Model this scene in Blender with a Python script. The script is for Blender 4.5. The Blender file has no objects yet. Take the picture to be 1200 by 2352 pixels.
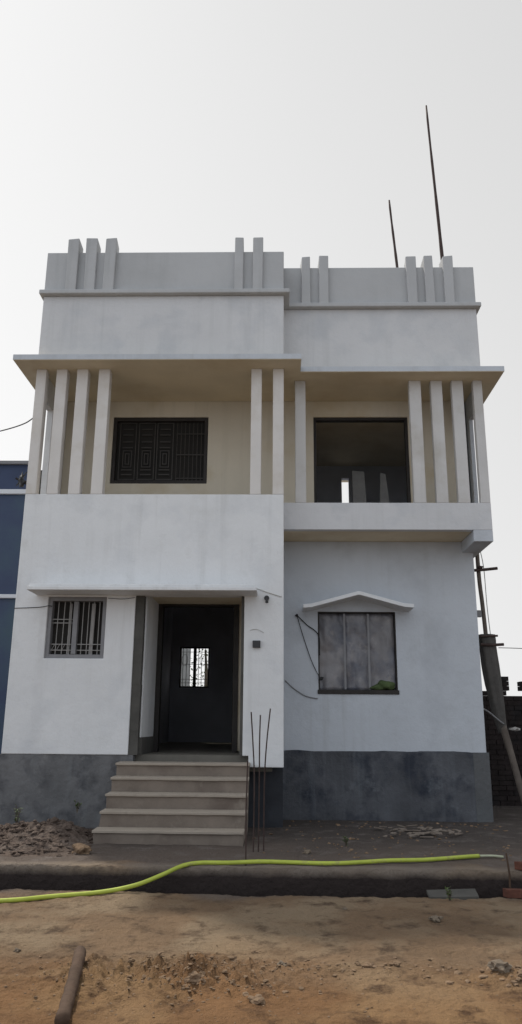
import bpy, bmesh, math, random
from mathutils import Vector, Matrix, noise
random.seed(7)
scene = bpy.context.scene
COL = scene.collection
R = math.radians

# ------------------------------------------------------------------ camera
H = 1.3
CX = Vector((0.99973018, 0.02181519, 0.00797847))
CD = Vector((0.00188519, 0.26614532, -0.96393107))
CF = Vector((-0.02315177, 0.96368603, 0.26603239))
cd = bpy.data.cameras.new('camera'); cam = bpy.data.objects.new('camera', cd); COL.objects.link(cam)
cd.sensor_fit = 'VERTICAL'; cd.sensor_height = 24; cd.sensor_width = 24; cd.lens = 24 * 1767 / 2352
cd.clip_start = 0.05; cd.clip_end = 2000
m = Matrix.Identity(4)
for i in range(3):
    m[i][0] = CX[i]; m[i][1] = -CD[i]; m[i][2] = -CF[i]
m[2][3] = H
cam.matrix_world = m
scene.camera = cam

# ------------------------------------------------------------------ materials
def mat(name, base, var=0.08, scale=1.2, rough=0.85, bump=0.15, bscale=60, tint=None, tscale=0.6, tlo=.5, thi=.7,
        streak=None, sfac=0.5, metal=0.0, spec=0.3, bdist=0.01, t2=None, t2scale=6, t2lo=.55, t2hi=.7):
    M = bpy.data.materials.new(name); M.use_nodes = True
    n = M.node_tree.nodes; l = M.node_tree.links
    bs = n['Principled BSDF']; bs.inputs['Roughness'].default_value = rough
    bs.inputs['Metallic'].default_value = metal
    bs.inputs['Specular IOR Level'].default_value = spec
    tc = n.new('ShaderNodeTexCoord')
    def nz(sc, det=6, vec=None, dim=.6):
        t = n.new('ShaderNodeTexNoise'); t.inputs['Scale'].default_value = sc
        t.inputs['Detail'].default_value = det; t.inputs['Roughness'].default_value = dim
        l.new(vec or tc.outputs['Object'], t.inputs['Vector']); return t
    def ramp(src, lo, hi):
        r = n.new('ShaderNodeMapRange'); r.inputs['From Min'].default_value = lo; r.inputs['From Max'].default_value = hi
        l.new(src, r.inputs['Value']); return r.outputs[0]
    def mix(fac, a, b):
        x = n.new('ShaderNodeMix'); x.data_type = 'RGBA'
        if isinstance(fac, (int, float)): x.inputs[0].default_value = fac
        else: l.new(fac, x.inputs[0])
        for k, v in ((6, a), (7, b)):
            if isinstance(v, (tuple, list)): x.inputs[k].default_value = (*v[:3], 1)
            else: l.new(v, x.inputs[k])
        return x.outputs[2]
    def mul(a, b):
        x = n.new('ShaderNodeMath'); x.operation = 'MULTIPLY'; l.new(a, x.inputs[0])
        if isinstance(b, (int, float)): x.inputs[1].default_value = b
        else: l.new(b, x.inputs[1])
        return x.outputs[0]
    lo = tuple(c * (1 - var) for c in base); hi = tuple(min(1, c * (1 + var)) for c in base)
    col = mix(ramp(nz(scale).outputs[0], .3, .7), lo, hi)
    if tint is not None:
        col = mix(ramp(nz(tscale, 8).outputs[0], tlo, thi), col, tint)
    if t2 is not None:
        col = mix(ramp(nz(t2scale, 10, dim=.7).outputs[0], t2lo, t2hi), col, t2)
    if streak is not None:
        mp = n.new('ShaderNodeMapping'); mp.inputs['Scale'].default_value = (7, 7, .35)
        l.new(tc.outputs['Object'], mp.inputs[0])
        s = nz(1.0, 6, mp.outputs[0])
        big = nz(.5, 4)
        f = mul(mul(ramp(s.outputs[0], .5, .75), ramp(big.outputs[0], .4, .65)), sfac)
        col = mix(f, col, streak)
    l.new(col, bs.inputs['Base Color'])
    if bump:
        b = n.new('ShaderNodeBump'); b.inputs['Strength'].default_value = bump; b.inputs['Distance'].default_value = bdist
        l.new(nz(bscale, 8, dim=.65).outputs[0], b.inputs['Height']); l.new(b.outputs[0], bs.inputs['Normal'])
    return M

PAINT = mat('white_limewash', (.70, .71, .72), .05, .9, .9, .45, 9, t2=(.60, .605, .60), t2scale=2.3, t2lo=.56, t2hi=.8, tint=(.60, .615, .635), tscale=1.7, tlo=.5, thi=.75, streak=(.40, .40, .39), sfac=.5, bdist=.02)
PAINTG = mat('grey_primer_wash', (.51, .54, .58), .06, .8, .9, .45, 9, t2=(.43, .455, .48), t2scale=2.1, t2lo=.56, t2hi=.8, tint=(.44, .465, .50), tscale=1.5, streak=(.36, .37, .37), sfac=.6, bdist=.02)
SOFF = mat('soffit_plaster', (.64, .56, .42), .08, 1.4, .95, .2, 20, tint=(.55, .46, .32), tscale=1.2)
RAW = mat('balcony_plaster', (.57, .515, .42), .07, 1.0, .95, .25, 16, tint=(.50, .42, .29), tscale=1.2, streak=(.36, .33, .26), sfac=.5)
CEM = mat('plinth_cement', (.145, .146, .15), .2, 1.6, .9, .7, 10, tint=(.075, .076, .083), tscale=3.4, tlo=.48, thi=.68, t2=(.21, .21, .212), t2scale=4, t2lo=.58, t2hi=.75, streak=(.21, .23, .24), sfac=.7, bdist=.03)
CEML = mat('pale_plinth_cement', (.115, .118, .122), .2, 1.6, .9, .6, 14, tint=(.11, .12, .125), tscale=2.0, bdist=.03)
CEMD = mat('damp_plinth_cement', (.09, .094, .105), .3, 1.5, .85, .6, 14, tint=(.032, .037, .05), tscale=1.7, tlo=.47, thi=.6, t2=(.14, .15, .165), t2scale=3.2, t2lo=.58, t2hi=.78, streak=(.18, .2, .22), sfac=.6, bdist=.03)
STEP = mat('step_cement', (.21, .175, .145), .16, 3, .9, .4, 30, tint=(.15, .12, .10), tscale=2.2, t2=(.25, .215, .18), t2scale=7, bdist=.01)
TREAD = mat('sky_lit_tread_cement', (.34, .295, .245), .12, 3, .9, .4, 30, tint=(.30, .26, .22), tscale=3, t2=(.22, .19, .16), t2scale=6, t2lo=.58, t2hi=.75)  # step tops paler: the sky light they catch is put into the colour
DEEP = mat('black_cement', (.035, .038, .045), .3, 3, .8, .4, 20)  # near-black cement for the plinth pieces under the pillar
DARKC = mat('bare_concrete', (.085, .082, .075), .25, 3, .95, .5, 25)
PARA = mat('parapet_grey', (.45, .455, .462), .06, .9, .9, .3, 14, tint=(.41, .415, .42), tscale=1.2, streak=(.32, .33, .33), sfac=.6, bdist=.02)  # darker grey than the walls below
UPW = mat('upper_wash', (.59, .593, .605), .05, .8, .9, .45, 9, t2=(.53, .535, .54), t2scale=1.7, t2lo=.56, t2hi=.8, tint=(.49, .505, .53), tscale=1.5, streak=(.40, .41, .41), sfac=.5, bdist=.02)
COLM = mat('column_wash', (.65, .625, .60), .06, 1.3, .9, .25, 16, tint=(.56, .52, .47), tscale=1.8, streak=(.46, .43, .38), sfac=.6, bdist=.02)
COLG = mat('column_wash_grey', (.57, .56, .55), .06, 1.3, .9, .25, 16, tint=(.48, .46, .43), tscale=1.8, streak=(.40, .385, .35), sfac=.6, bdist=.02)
INNER = mat('unpainted_interior', (.45, .46, .50), .15, 1, .95, .2, 20)
FLOORM = mat('porch_floor_cement', (.15, .14, .12), .2, 2, .9, .3, 25)
WOOD = mat('dark_wood', (.028, .024, .022), .25, 4, .6, .2, 60)
GRILLE = mat('grille_metal', (.06, .055, .05), .15, 8, .5, 0, metal=.3)
GRIP = mat('pale_grille_metal', (.30, .29, .28), .15, 8, .6, 0, metal=.2)
GREYF = mat('grey_window_frame', (.22, .22, .23), .12, 5, .7, .2, 40)
DARK = mat('dark_backing', (.028, .026, .024), .1, 3, .9, 0)
BLUE = mat('navy_painted_wall', (.018, .038, .10), .14, .9, .45, .15, 12, tint=(.03, .07, .095), tscale=.9, tlo=.4, thi=.7, spec=.5)
BLUE2 = mat('slate_blue_wall', (.04, .058, .115), .12, 1.2, .6, .15, 12)
BAND = mat('white_band', (.66, .68, .72), .05, 2, .8, .1, 30)
DIRT = mat('dry_earth', (.20, .138, .09), .22, 1.4, .95, 1.0, 16, tint=(.265, .205, .145), tscale=1.1, tlo=.45, thi=.58, t2=(.095, .064, .043), t2scale=4.5, t2lo=.52, t2hi=.66, bdist=.07)
ROCK = mat('clod_earth', (.20, .135, .085), .3, 9, .95, .6, 50, t2=(.26, .19, .13), t2scale=12)
ROCKG = mat('grey_stone', (.17, .135, .10), .2, 9, .9, .5, 50)
RUBB = mat('heap_earth', (.125, .092, .074), .3, 7, .95, 1.0, 30, tint=(.20, .16, .135), tscale=4, t2=(.09, .065, .05), t2scale=9, bdist=.05)
BRICK = mat('dark_brick', (.024, .018, .017), .4, 6, .95, .6, 25, tint=(.016, .016, .017), tscale=2)
TARP = mat('weathered_sheet', (.085, .08, .075), .2, 3, .8, .5, 14, tint=(.04, .038, .037), tscale=3, bdist=.03)
BAMB = mat('old_bamboo', (.12, .10, .085), .25, 6, .8, .4, 30)
ROD = mat('rusty_rod', (.05, .032, .028), .3, 14, .7, .3, 80)
BRICKR = mat('red_brick', (.12, .05, .035), .3, 9, .95, .6, 40, t2=(.06, .035, .03), t2scale=12)
LOG = mat('brown_log', (.075, .048, .033), .35, 5, .9, .7, 30, t2=(.06, .035, .025), t2scale=14)
HOSE = mat('lime_hose', (.40, .47, .06), .15, 9, .5, .1, 60, t2=(.26, .25, .09), t2scale=9, t2lo=.55, t2hi=.7, spec=.5)
HEND = mat('hose_end', (.4, .42, .3), .1, 8, .5, 0)
CABLE = mat('black_cable', (.02, .02, .02), .1, 8, .6, 0)
CABLEW = mat('white_cable', (.5, .5, .48), .1, 8, .6, 0)
BOXM = mat('black_plastic', (.018, .018, .02), .1, 8, .4, 0, spec=.5)
SHEET = mat('grey_sheet', (.20, .19, .195), .25, 2.0, .28, .5, 7, tint=(.10, .105, .13), tscale=2.6, tlo=.42, thi=.62, t2=(.28, .265, .255), t2scale=4, spec=.5, bdist=.02)
GREENC = mat('green_cloth', (.07, .10, .04), .3, 9, .9, .5, 30)
LEAF = mat('leaf_green', (.075, .11, .04), .4, 3, .7, 0)
TRUNK = mat('tree_bark', (.11, .09, .07), .3, 8, .9, .4, 30)
PALE = mat('pale_wall', (.55, .56, .54), .15, 2, .9, .2, 20, tint=(.35, .36, .34), tscale=2)
PALED = mat('dull_board', (.30, .29, .28), .2, 3, .9, .2, 20)

# earth: zones of differing soil colour (the real soil is orange in front, grey-brown by the house)
def earth():
    M = DIRT; n = M.node_tree.nodes; l = M.node_tree.links
    bs = n['Principled BSDF']; src = bs.inputs['Base Color'].links[0].from_socket
    tc = n['Texture Coordinate']; sp = n.new('ShaderNodeSeparateXYZ'); l.new(tc.outputs['Object'], sp.inputs[0])
    nz = n.new('ShaderNodeTexNoise'); nz.inputs['Scale'].default_value = .9; nz.inputs['Detail'].default_value = 6
    l.new(tc.outputs['Object'], nz.inputs[0])
    ad = n.new('ShaderNodeMath'); ad.operation = 'MULTIPLY_ADD'; l.new(nz.outputs[0], ad.inputs[0]); ad.inputs[1].default_value = 2.0
    l.new(sp.outputs['Y'], ad.inputs[2])
    def mr(lo, hi):
        r = n.new('ShaderNodeMapRange'); r.inputs['From Min'].default_value = lo; r.inputs['From Max'].default_value = hi
        r.interpolation_type = 'SMOOTHSTEP'; l.new(ad.outputs[0], r.inputs[0]); return r.outputs[0]
    def mix(f, a, b):
        x = n.new('ShaderNodeMix'); x.data_type = 'RGBA'; l.new(f, x.inputs[0])
        for k, v in ((6, a), (7, b)):
            if isinstance(v, tuple): x.inputs[k].default_value = (*v, 1)
            else: l.new(v, x.inputs[k])
        return x.outputs[2]
    # orange toward the camera
    o = n.new('ShaderNodeMix'); o.data_type = 'RGBA'; o.blend_type = 'MULTIPLY'; o.inputs[0].default_value = 1
    l.new(src, o.inputs[6]); 
    l.new(mix(mr(5.6, 7.0), (1.04, .80, .54), (1.0, .95, .86)), o.inputs[7])
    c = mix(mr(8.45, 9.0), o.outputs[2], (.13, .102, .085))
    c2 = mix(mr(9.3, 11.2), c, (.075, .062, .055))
    # loose patches
    n2 = n.new('ShaderNodeTexNoise'); n2.inputs['Scale'].default_value = 3.2; n2.inputs['Detail'].default_value = 10; n2.inputs['Roughness'].default_value = .7
    l.new(tc.outputs['Object'], n2.inputs[0])
    r = n.new('ShaderNodeMapRange'); r.inputs['From Min'].default_value = .52; r.inputs['From Max'].default_value = .75
    l.new(n2.outputs[0], r.inputs[0])
    mm = n.new('ShaderNodeMath'); mm.operation = 'MULTIPLY'; l.new(r.outputs[0], mm.inputs[0]); l.new(mr(8.4, 9.2), mm.inputs[1])
    c3 = mix(mm.outputs[0], c2, (.19, .165, .15))
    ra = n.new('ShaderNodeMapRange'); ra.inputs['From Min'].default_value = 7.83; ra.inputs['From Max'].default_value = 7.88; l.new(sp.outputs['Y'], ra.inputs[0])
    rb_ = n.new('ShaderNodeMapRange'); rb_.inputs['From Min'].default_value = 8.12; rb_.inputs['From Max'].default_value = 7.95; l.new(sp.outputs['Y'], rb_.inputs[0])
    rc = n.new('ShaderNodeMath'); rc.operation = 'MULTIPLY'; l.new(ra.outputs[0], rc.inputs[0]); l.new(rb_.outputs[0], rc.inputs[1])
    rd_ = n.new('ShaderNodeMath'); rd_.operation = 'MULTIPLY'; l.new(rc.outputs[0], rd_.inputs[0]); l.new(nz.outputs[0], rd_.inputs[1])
    c3 = mix(rd_.outputs[0], c3, (.30, .255, .21))      # sunlit lip along the drain's edge, painted as paler soil
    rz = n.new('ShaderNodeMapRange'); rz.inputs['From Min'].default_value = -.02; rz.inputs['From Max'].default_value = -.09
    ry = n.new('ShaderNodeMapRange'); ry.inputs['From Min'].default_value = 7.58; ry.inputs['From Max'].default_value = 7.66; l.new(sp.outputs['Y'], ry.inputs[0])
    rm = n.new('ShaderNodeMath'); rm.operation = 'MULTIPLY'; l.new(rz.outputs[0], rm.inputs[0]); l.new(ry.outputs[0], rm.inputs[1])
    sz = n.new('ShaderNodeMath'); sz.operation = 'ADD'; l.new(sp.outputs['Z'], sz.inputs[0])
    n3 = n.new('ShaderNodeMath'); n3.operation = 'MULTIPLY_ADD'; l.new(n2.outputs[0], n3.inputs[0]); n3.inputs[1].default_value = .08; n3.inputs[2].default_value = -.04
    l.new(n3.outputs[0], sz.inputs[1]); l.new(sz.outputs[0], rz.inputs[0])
    c4 = mix(rm.outputs[0], c3, (.035, .026, .024))     # drain soil darkened, its shade put into the colour
    rd = n.new('ShaderNodeMapRange'); rd.inputs['From Min'].default_value = 4.1; rd.inputs['From Max'].default_value = 3.3; l.new(ad.outputs[0], rd.inputs[0])
    c4 = mix(rd.outputs[0], c4, (.25, .245, .235))      # greyer trodden street where the photographer stands
    l.new(c4, bs.inputs['Base Color'])
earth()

# ------------------------------------------------------------------ mesh helpers
class MB:
    def __init__(s): s.v = []; s.f = []
    def box(s, x0, x1, y0, y1, z0, z1):
        b = len(s.v)
        s.v += [(x, y, z) for z in (z0, z1) for y in (y0, y1) for x in (x0, x1)]
        s.f += [tuple(b + i for i in q) for q in ((0, 2, 3, 1), (4, 5, 7, 6), (0, 1, 5, 4), (2, 6, 7, 3), (0, 4, 6, 2), (1, 3, 7, 5))]
        return s
    def hexa(s, pts):
        b = len(s.v); s.v += [tuple(p) for p in pts]
        s.f += [tuple(b + i for i in q) for q in ((0, 2, 3, 1), (4, 5, 7, 6), (0, 1, 5, 4), (2, 6, 7, 3), (0, 4, 6, 2), (1, 3, 7, 5))]
        return s
    def prism(s, out, z0, z1):
        b = len(s.v); k = len(out)
        s.v += [(x, y, z0) for x, y in out] + [(x, y, z1) for x, y in out]
        s.f.append(tuple(b + i for i in reversed(range(k)))); s.f.append(tuple(b + k + i for i in range(k)))
        for i in range(k):
            j = (i + 1) % k; s.f.append((b + i, b + j, b + k + j, b + k + i))
        return s
    def wall(s, a0, a1, z0, z1, t0, t1, holes=(), axis='x'):
        """wall in the a/z plane with thickness t0..t1; holes are (a0,a1,z0,z1)"""
        A = sorted({a0, a1, *[v for h in holes for v in h[:2] if a0 < v < a1]})
        Z = sorted({z0, z1, *[v for h in holes for v in h[2:] if z0 < v < z1]})
        def solid(i, j):
            if i < 0 or j < 0 or i >= len(A) - 1 or j >= len(Z) - 1: return False
            a = (A[i] + A[i+1]) / 2; z = (Z[j] + Z[j+1]) / 2
            return not any(h[0] < a < h[1] and h[2] < z < h[3] for h in holes)
        P = (lambda a, t, z: (a, t, z)) if axis == 'x' else (lambda a, t, z: (t, a, z))
        idx = {}
        def V(a, t, z):
            k = (a, t, z)
            if k not in idx: idx[k] = len(s.v); s.v.append(P(a, t, z))
            return idx[k]
        for i in range(len(A) - 1):
            for j in range(len(Z) - 1):
                if not solid(i, j): continue
                a, b, c, d = A[i], A[i+1], Z[j], Z[j+1]
                s.f.append((V(a, t0, c), V(b, t0, c), V(b, t0, d), V(a, t0, d)))
                s.f.append((V(b, t1, c), V(a, t1, c), V(a, t1, d), V(b, t1, d)))
                if not solid(i-1, j): s.f.append((V(a, t1, c), V(a, t0, c), V(a, t0, d), V(a, t1, d)))
                if not solid(i+1, j): s.f.append((V(b, t0, c), V(b, t1, c), V(b, t1, d), V(b, t0, d)))
                if not solid(i, j-1): s.f.append((V(a, t1, c), V(b, t1, c), V(b, t0, c), V(a, t0, c)))
                if not solid(i, j+1): s.f.append((V(a, t0, d), V(b, t0, d), V(b, t1, d), V(a, t1, d)))
        return s
    def tube(s, pts, r, k=8, squash=None):
        pts = [Vector(p) for p in pts]; n = len(pts)
        rs = r if isinstance(r, (list, tuple)) else [r] * n
        up = None; rings = []
        for i, p in enumerate(pts):
            t = (pts[min(i+1, n-1)] - pts[max(i-1, 0)]).normalized()
            if up is None:
                up = Vector((0, 0, 1)) if abs(t.z) < .9 else Vector((1, 0, 0))
            side = t.cross(up).normalized(); up = side.cross(t).normalized()
            b = len(s.v)
            for q in range(k):
                a = 2 * math.pi * q / k
                s.v.append(tuple(p + (side * math.cos(a) + up * math.sin(a)) * rs[i]))
            rings.append(b)
        for i in range(n - 1):
            for q in range(k):
                a, b = rings[i], rings[i+1]; w = (q + 1) % k
                s.f.append((a + q, a + w, b + w, b + q))
        s.f.append(tuple(rings[0] + q for q in reversed(range(k)))); s.f.append(tuple(rings[-1] + q for q in range(k)))
        return s
    def blob(s, c, r, seed, sub=2, rough=.35, flat=.7):
        bm = bmesh.new(); bmesh.ops.create_icosphere(bm, subdivisions=sub, radius=1)
        b = len(s.v); c = Vector(c)
        for v in bm.verts:
            p = v.co.normalized()
            d = 1 + rough * noise.noise(p * 1.3 + Vector((seed * 3.1, seed, 0))) * 1.6 + rough * .5 * noise.noise(p * 3.2 + Vector((seed, 0, seed * 2.2)))
            q = p * d
            s.v.append((c.x + q.x * r[0], c.y + q.y * r[1], c.z + q.z * r[2] * flat))
        s.f += [tuple(b + v.index for v in f.verts) for f in bm.faces]
        bm.free(); return s
    def build(s, name, material, parent=None, bevel=0, smooth=False, sub=0):
        loc = Vector(parent['_base']) if parent is not None else Vector((0, 0, 0))
        me = bpy.data.meshes.new(name)
        if parent is None and name not in ('ground', 'sky'):
            xs = [v[0] for v in s.v]; ys = [v[1] for v in s.v]; zs = [v[2] for v in s.v]
            loc = Vector(((min(xs) + max(xs)) / 2, (min(ys) + max(ys)) / 2, min(zs)))
        me.from_pydata([(v[0] - loc.x, v[1] - loc.y, v[2] - loc.z) for v in s.v], [], s.f)
        bm = bmesh.new(); bm.from_mesh(me); bmesh.ops.recalc_face_normals(bm, faces=bm.faces); bm.to_mesh(me); bm.free()
        me.materials.append(material)
        o = bpy.data.objects.new(name, me); COL.objects.link(o)
        if parent is not None:
            o.parent = parent; o['_base'] = parent['_base']
        else:
            o.location = loc; o['_base'] = tuple(loc)
        if smooth:
            for p in me.polygons: p.use_smooth = True
        if bevel:
            b = o.modifiers.new('edge', 'BEVEL'); b.width = bevel; b.segments = 2; b.limit_method = 'ANGLE'; b.angle_limit = R(40)
        return o

def tag(o, label, cat, group=None, kind=None):
    if label: o['label'] = label
    if cat: o['category'] = cat
    if group: o['group'] = group
    if kind: o['kind'] = kind
    return o
def thing(name, loc, label, cat, group=None):
    o = bpy.data.objects.new(name, None); COL.objects.link(o); o.location = loc; o['_base'] = tuple(loc)
    return tag(o, label, cat, group)
def plab(o, label):
    o['label'] = label; return o
def spline(pts, n=10):
    """Catmull-Rom through pts"""
    P = [Vector(p) for p in pts]; P = [P[0] * 2 - P[1]] + P + [P[-1] * 2 - P[-2]]
    out = []
    for i in range(1, len(P) - 2):
        for k in range(n):
            t = k / n; a, b, c, d = P[i-1], P[i], P[i+1], P[i+2]
            out.append(.5 * ((2 * b) + (c - a) * t + (2 * a - 5 * b + 4 * c - d) * t * t + (3 * b - a - 3 * c + d) * t ** 3))
    out.append(P[-2]); return out

# ------------------------------------------------------------------ ground
def fb(x, y, s, o=4, z=0.0):
    a = 0; amp = 1; tot = 0
    for _ in range(o):
        a += amp * noise.noise(Vector((x * s, y * s, z))); tot += amp; amp *= .5; s *= 2.05
    return a / tot
def sstep(a, b, x):
    t = max(0, min(1, (x - a) / (b - a))); return t * t * (3 - 2 * t)
def gh(x, y):
    w = .05 * noise.noise(Vector((x * .6, 3.3, 0))) + .012 * noise.noise(Vector((x * 6, 9.1, 0)))
    edge = 7.86 + w; near = 7.64 + w * 1.6 + .03 * noise.noise(Vector((x * 2.3, 17, 0)))
    up = .012 * fb(x, y, 1.3) + .018 * fb(x, y, 5, 3) * sstep(12, 9, y)
    lowz = -.18 + .025 * fb(x, y, .8) + .016 * fb(x, y, 3.5, 4, 2.0)
    # gentle rise of the road toward the camera's left and loose soil
    mo = math.exp(-(((x + .75) / .75) ** 2 + ((y - 5.2) / .36) ** 2))
    mo2 = math.exp(-(((x + .42) / .22) ** 2 + ((y - 5.08) / .16) ** 2))
    ms = math.exp(-(((x - .45) / .7) ** 2 + ((y - 5.45) / .10) ** 2))
    clod = abs(fb(x, y, 9, 4, 5.0))
    lowz += mo * (.03 + .24 * clod) + mo2 * (.04 + .13 * abs(fb(x, y, 14, 3, 1.0))) + ms * .08 * clod
    rr = math.exp(-(((x - 1.45) / .22) ** 2 + ((y - 5.25) / .14) ** 2))
    lowz += rr * (.05 + .1 * clod)
    # fine crumbs
    lowz -= .022 * math.exp(-((y - 6.35 - .05 * x) / .11) ** 2) * (.6 + fb(x, y, 2, 2)) + .018 * math.exp(-((y - 5.85 + .03 * x) / .10) ** 2) * (.6 + fb(x, y, 2.4, 2, 7.0))
    lowz += .010 * fb(x, y, 22, 3, 4.0) - .02 * abs(fb(x, y, 2.2, 3, 6.0)) + .012 * max(0, fb(x, y, 7, 4, 11.0)) * 2
    dug = -.48 + .03 * fb(x, y, 3, 3)
    # trench fades shallower at the right end
    dug += .1 * sstep(1.6, 2.4, x)
    if y < near - .0: 
        z = lowz; t = sstep(near - .05, near, y); z = lowz * (1 - t) + (lowz - .02) * t
        return z
    if y < near + .05:
        t = sstep(near, near + .05, y); return (lowz - .02) * (1 - t) + dug * t
    if y < edge - .02: return dug
    t = sstep(edge - .02, edge + .015, y)
    return dug * (1 - t) + up * t
def lin(a, b, st):
    n = max(1, round((b - a) / st)); return [a + (b - a) * i / n for i in range(n)]
xs = [-400, -150, -60, -30, -15, -8] + lin(-5, -3.2, .1) + lin(-3.2, 3.0, .024) + lin(3.0, 6, .1) + [6, 8, 15, 30, 60, 150, 400]
ys = [-300, -80, -30, -12, -5, -2, 0, 1, 2, 3, 3.6] + lin(4.0, 6.2, .02) + lin(6.2, 7.5, .03) + lin(7.5, 7.98, .014) + lin(7.98, 9, .035) + lin(9, 12.4, .08) + [12.4, 13, 14, 16, 20, 30, 60, 150, 400]
g = MB()
for y in ys:
    for x in xs:
        g.v.append((x, y, gh(x, y)))
W = len(xs)
for j in range(len(ys) - 1):
    for i in range(W - 1):
        g.f.append((j * W + i, j * W + i + 1, (j + 1) * W + i + 1, (j + 1) * W + i))
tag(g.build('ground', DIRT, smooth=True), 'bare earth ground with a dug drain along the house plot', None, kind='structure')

# ------------------------------------------------------------------ house
YF, YR, YB, YE = 10.5, 10.92, 11.7, 18.0
XL, XM, XR, XC = -3.64, 0.07, 3.11, 3.0
house = thing('house', (0, YF, 0), 'two storey white unfinished house with slender balcony columns and grey plinth', 'house')
BV = .012
# ground floor front (left block)
MB().wall(XL, XM, .76, 4.46, YF, YF + .15, [(XL - 1, -.47, .5, .9), (-.48, -.39, .5, .90), (-3.18, -2.37, 2.14, 2.98), (-1.97, -.47, .8, 3.0)]).build('front_wall', PAINT, house, BV)
# recessed rear wall (ground floor right, balcony back)
MB().wall(XL + .15, XC - .0, .92, 6.42, YB, YB + .15,
          [(-1.80, -.635, .5, 3.05), (-3.49, -2.0, .9, 3.9), (-2.71, -1.154, 5.0, 6.14), (.56, 2.09, 4.3, 6.14), (.593, 1.765, 1.74, 2.958)]).build('rear_wall', RAW, house, .008)
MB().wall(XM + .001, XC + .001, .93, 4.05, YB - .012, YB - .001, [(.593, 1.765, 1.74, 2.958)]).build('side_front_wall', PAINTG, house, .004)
# side walls
MB().wall(YF + .15, 16.0, .9, 6.42, XL, XL + .09, [(YF + .151, YF + .66, 4.46, 6.02)], 'y').build('side_wall', PAINT, house, BV)
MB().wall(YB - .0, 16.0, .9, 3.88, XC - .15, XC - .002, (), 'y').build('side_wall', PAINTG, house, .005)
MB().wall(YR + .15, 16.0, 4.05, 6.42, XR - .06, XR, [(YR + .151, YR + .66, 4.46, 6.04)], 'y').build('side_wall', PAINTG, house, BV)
MB().wall(YF + .15, YB - .015, .9, 4.46, XM - .15, XM, (), 'y').build('side_wall', PAINT, house, .005)
# back walls
MB().wall(XL + .15, XC - .15, 0, 4.04, YE, YE + .15, [(-2.28, -1.60, 2.1, 3.02)]).build('back_wall', INNER, house)
MB().wall(XL + .15, XR - .15, 4.2, 6.42, 15.0, 15.15, [(1.28, 1.43, 4.3, 6.16)]).build('back_wall', INNER, house)
MB().wall(16.0, YE + .15, .0, 4.04, XL, XL + .15, (), 'y').build('side_wall', PAINT, house)
MB().wall(16.0, YE + .15, .0, 4.04, XC - .15, XC - .002, (), 'y').build('side_wall', PAINTG, house)
MB().wall(YB + .15, YE, .9, 4.04, -.62, -.5, (), 'y').build('partition_wall', INNER, house)
MB().wall(YB + .15, YE, .9, 4.04, -2.6, -2.48, (), 'y').build('partition_wall', INNER, house)
# floors and slabs
MB().prism([(XL + .15, YF + .15), (XM - .15, YF + .15), (XM - .15, YB + .15), (XC - .15, YB + .15), (XC - .15, YE), (XL + .15, YE)], .7, .9).build('floor', FLOORM, house)
MB().box(XL + .15, XM - .15, YF + .15, YB, 4.05, 4.2).build('floor_slab', RAW, house)
MB().box(XL + .15, XR - .15, YB + .15, 17.99, 4.05, 4.2).build('floor_slab', INNER, house)
MB().box(XM, XR - .28, YR + .12, YB - .012, 4.05, 4.2).build('balcony_slab', SOFF, house, .005)
# balcony rail band (right) with the side beam
MB().wall(XM + .001, XR, 4.051, 4.46, YR, YR + .12).build('balcony_band', UPW, house, .006)
MB().box(XR - .28, XR, YR, 15.9, 3.88, 4.05).build('side_beam', PAINTG, house, .008)
# columns
colm = {}
def column(x0, x1, y, z0=4.46, z1=6.42, first={}, mt=None, nm='balcony_column', d=.15):
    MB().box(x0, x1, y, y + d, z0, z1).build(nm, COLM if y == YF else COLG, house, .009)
for a, b in ((XL, -3.49), (-3.337, -3.175), (-3.028, -2.86), (-2.70, -2.53), (-.413, -.257), (-.09, XM)):
    column(a, b, YF)
for a, b in ((.245, .406), (1.994, 2.175), (2.327, 2.50), (2.646, 2.818), (2.972, XR)):
    column(a, b, YR, mt=PAINTG, d=.12)
# roof sunshade, upper wall, cornice, parapet
ov = .26
MB().prism([(XL - ov, YF - .30), (XM + .25, YF - .30), (XM + .25, YR - .30), (XR + ov, YR - .30), (XR + ov, 16.1), (XL - ov, 16.1)], 6.42, 6.505).build('sunshade', SOFF, house, .006)
# painted lip of the sunshade
L = MB()
L.box(XL - ov - .004, XM + .254, YF - .304, YF - .30, 6.428, 6.509)
L.box(XM + .25, XM + .254, YF - .30, YR - .304, 6.428, 6.509)
L.box(XM + .25, XR + ov + .004, YR - .304, YR - .30, 6.428, 6.509)
L.box(XR + ov, XR + ov + .004, YR - .30, 16, 6.428, 6.509).box(XL - ov - .004, XL - ov, YF - .30, 16, 6.428, 6.509)
L.build('sunshade_lip', PAINTG, house)
MB().prism([(XL, YF), (XM, YF), (XM, YR), (XR, YR), (XR, 15.9), (XL, 15.9)], 6.505, 7.65).build('upper_wall', UPW, house, .012)
MB().prism([(XL - .05, YF - .09), (XM + .09, YF - .09), (XM + .09, YR - .09), (XR + .06, YR - .09), (XR + .06, 16), (XL - .05, 16)], 7.65, 7.72).build('cornice', PARA, house, .012)
pz0, pz1 = 7.72, 8.42
MB().box(XL, XM, YF, YF + .12, pz0, pz1).box(XM - .12, XM, YF + .12, YR + .12, pz0, pz1).box(XM, XR, YR, YR + .12, pz0, pz1 - .02) \
    .box(XL, XL + .12, YF + .12, 15.9, pz0, pz1).box(XR - .12, XR, YR + .12, 15.9, pz0, pz1 - .02).box(XL + .12, XR - .12, 15.78, 15.9, pz0, pz1).build('parapet', PARA, house, .01)
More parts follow.
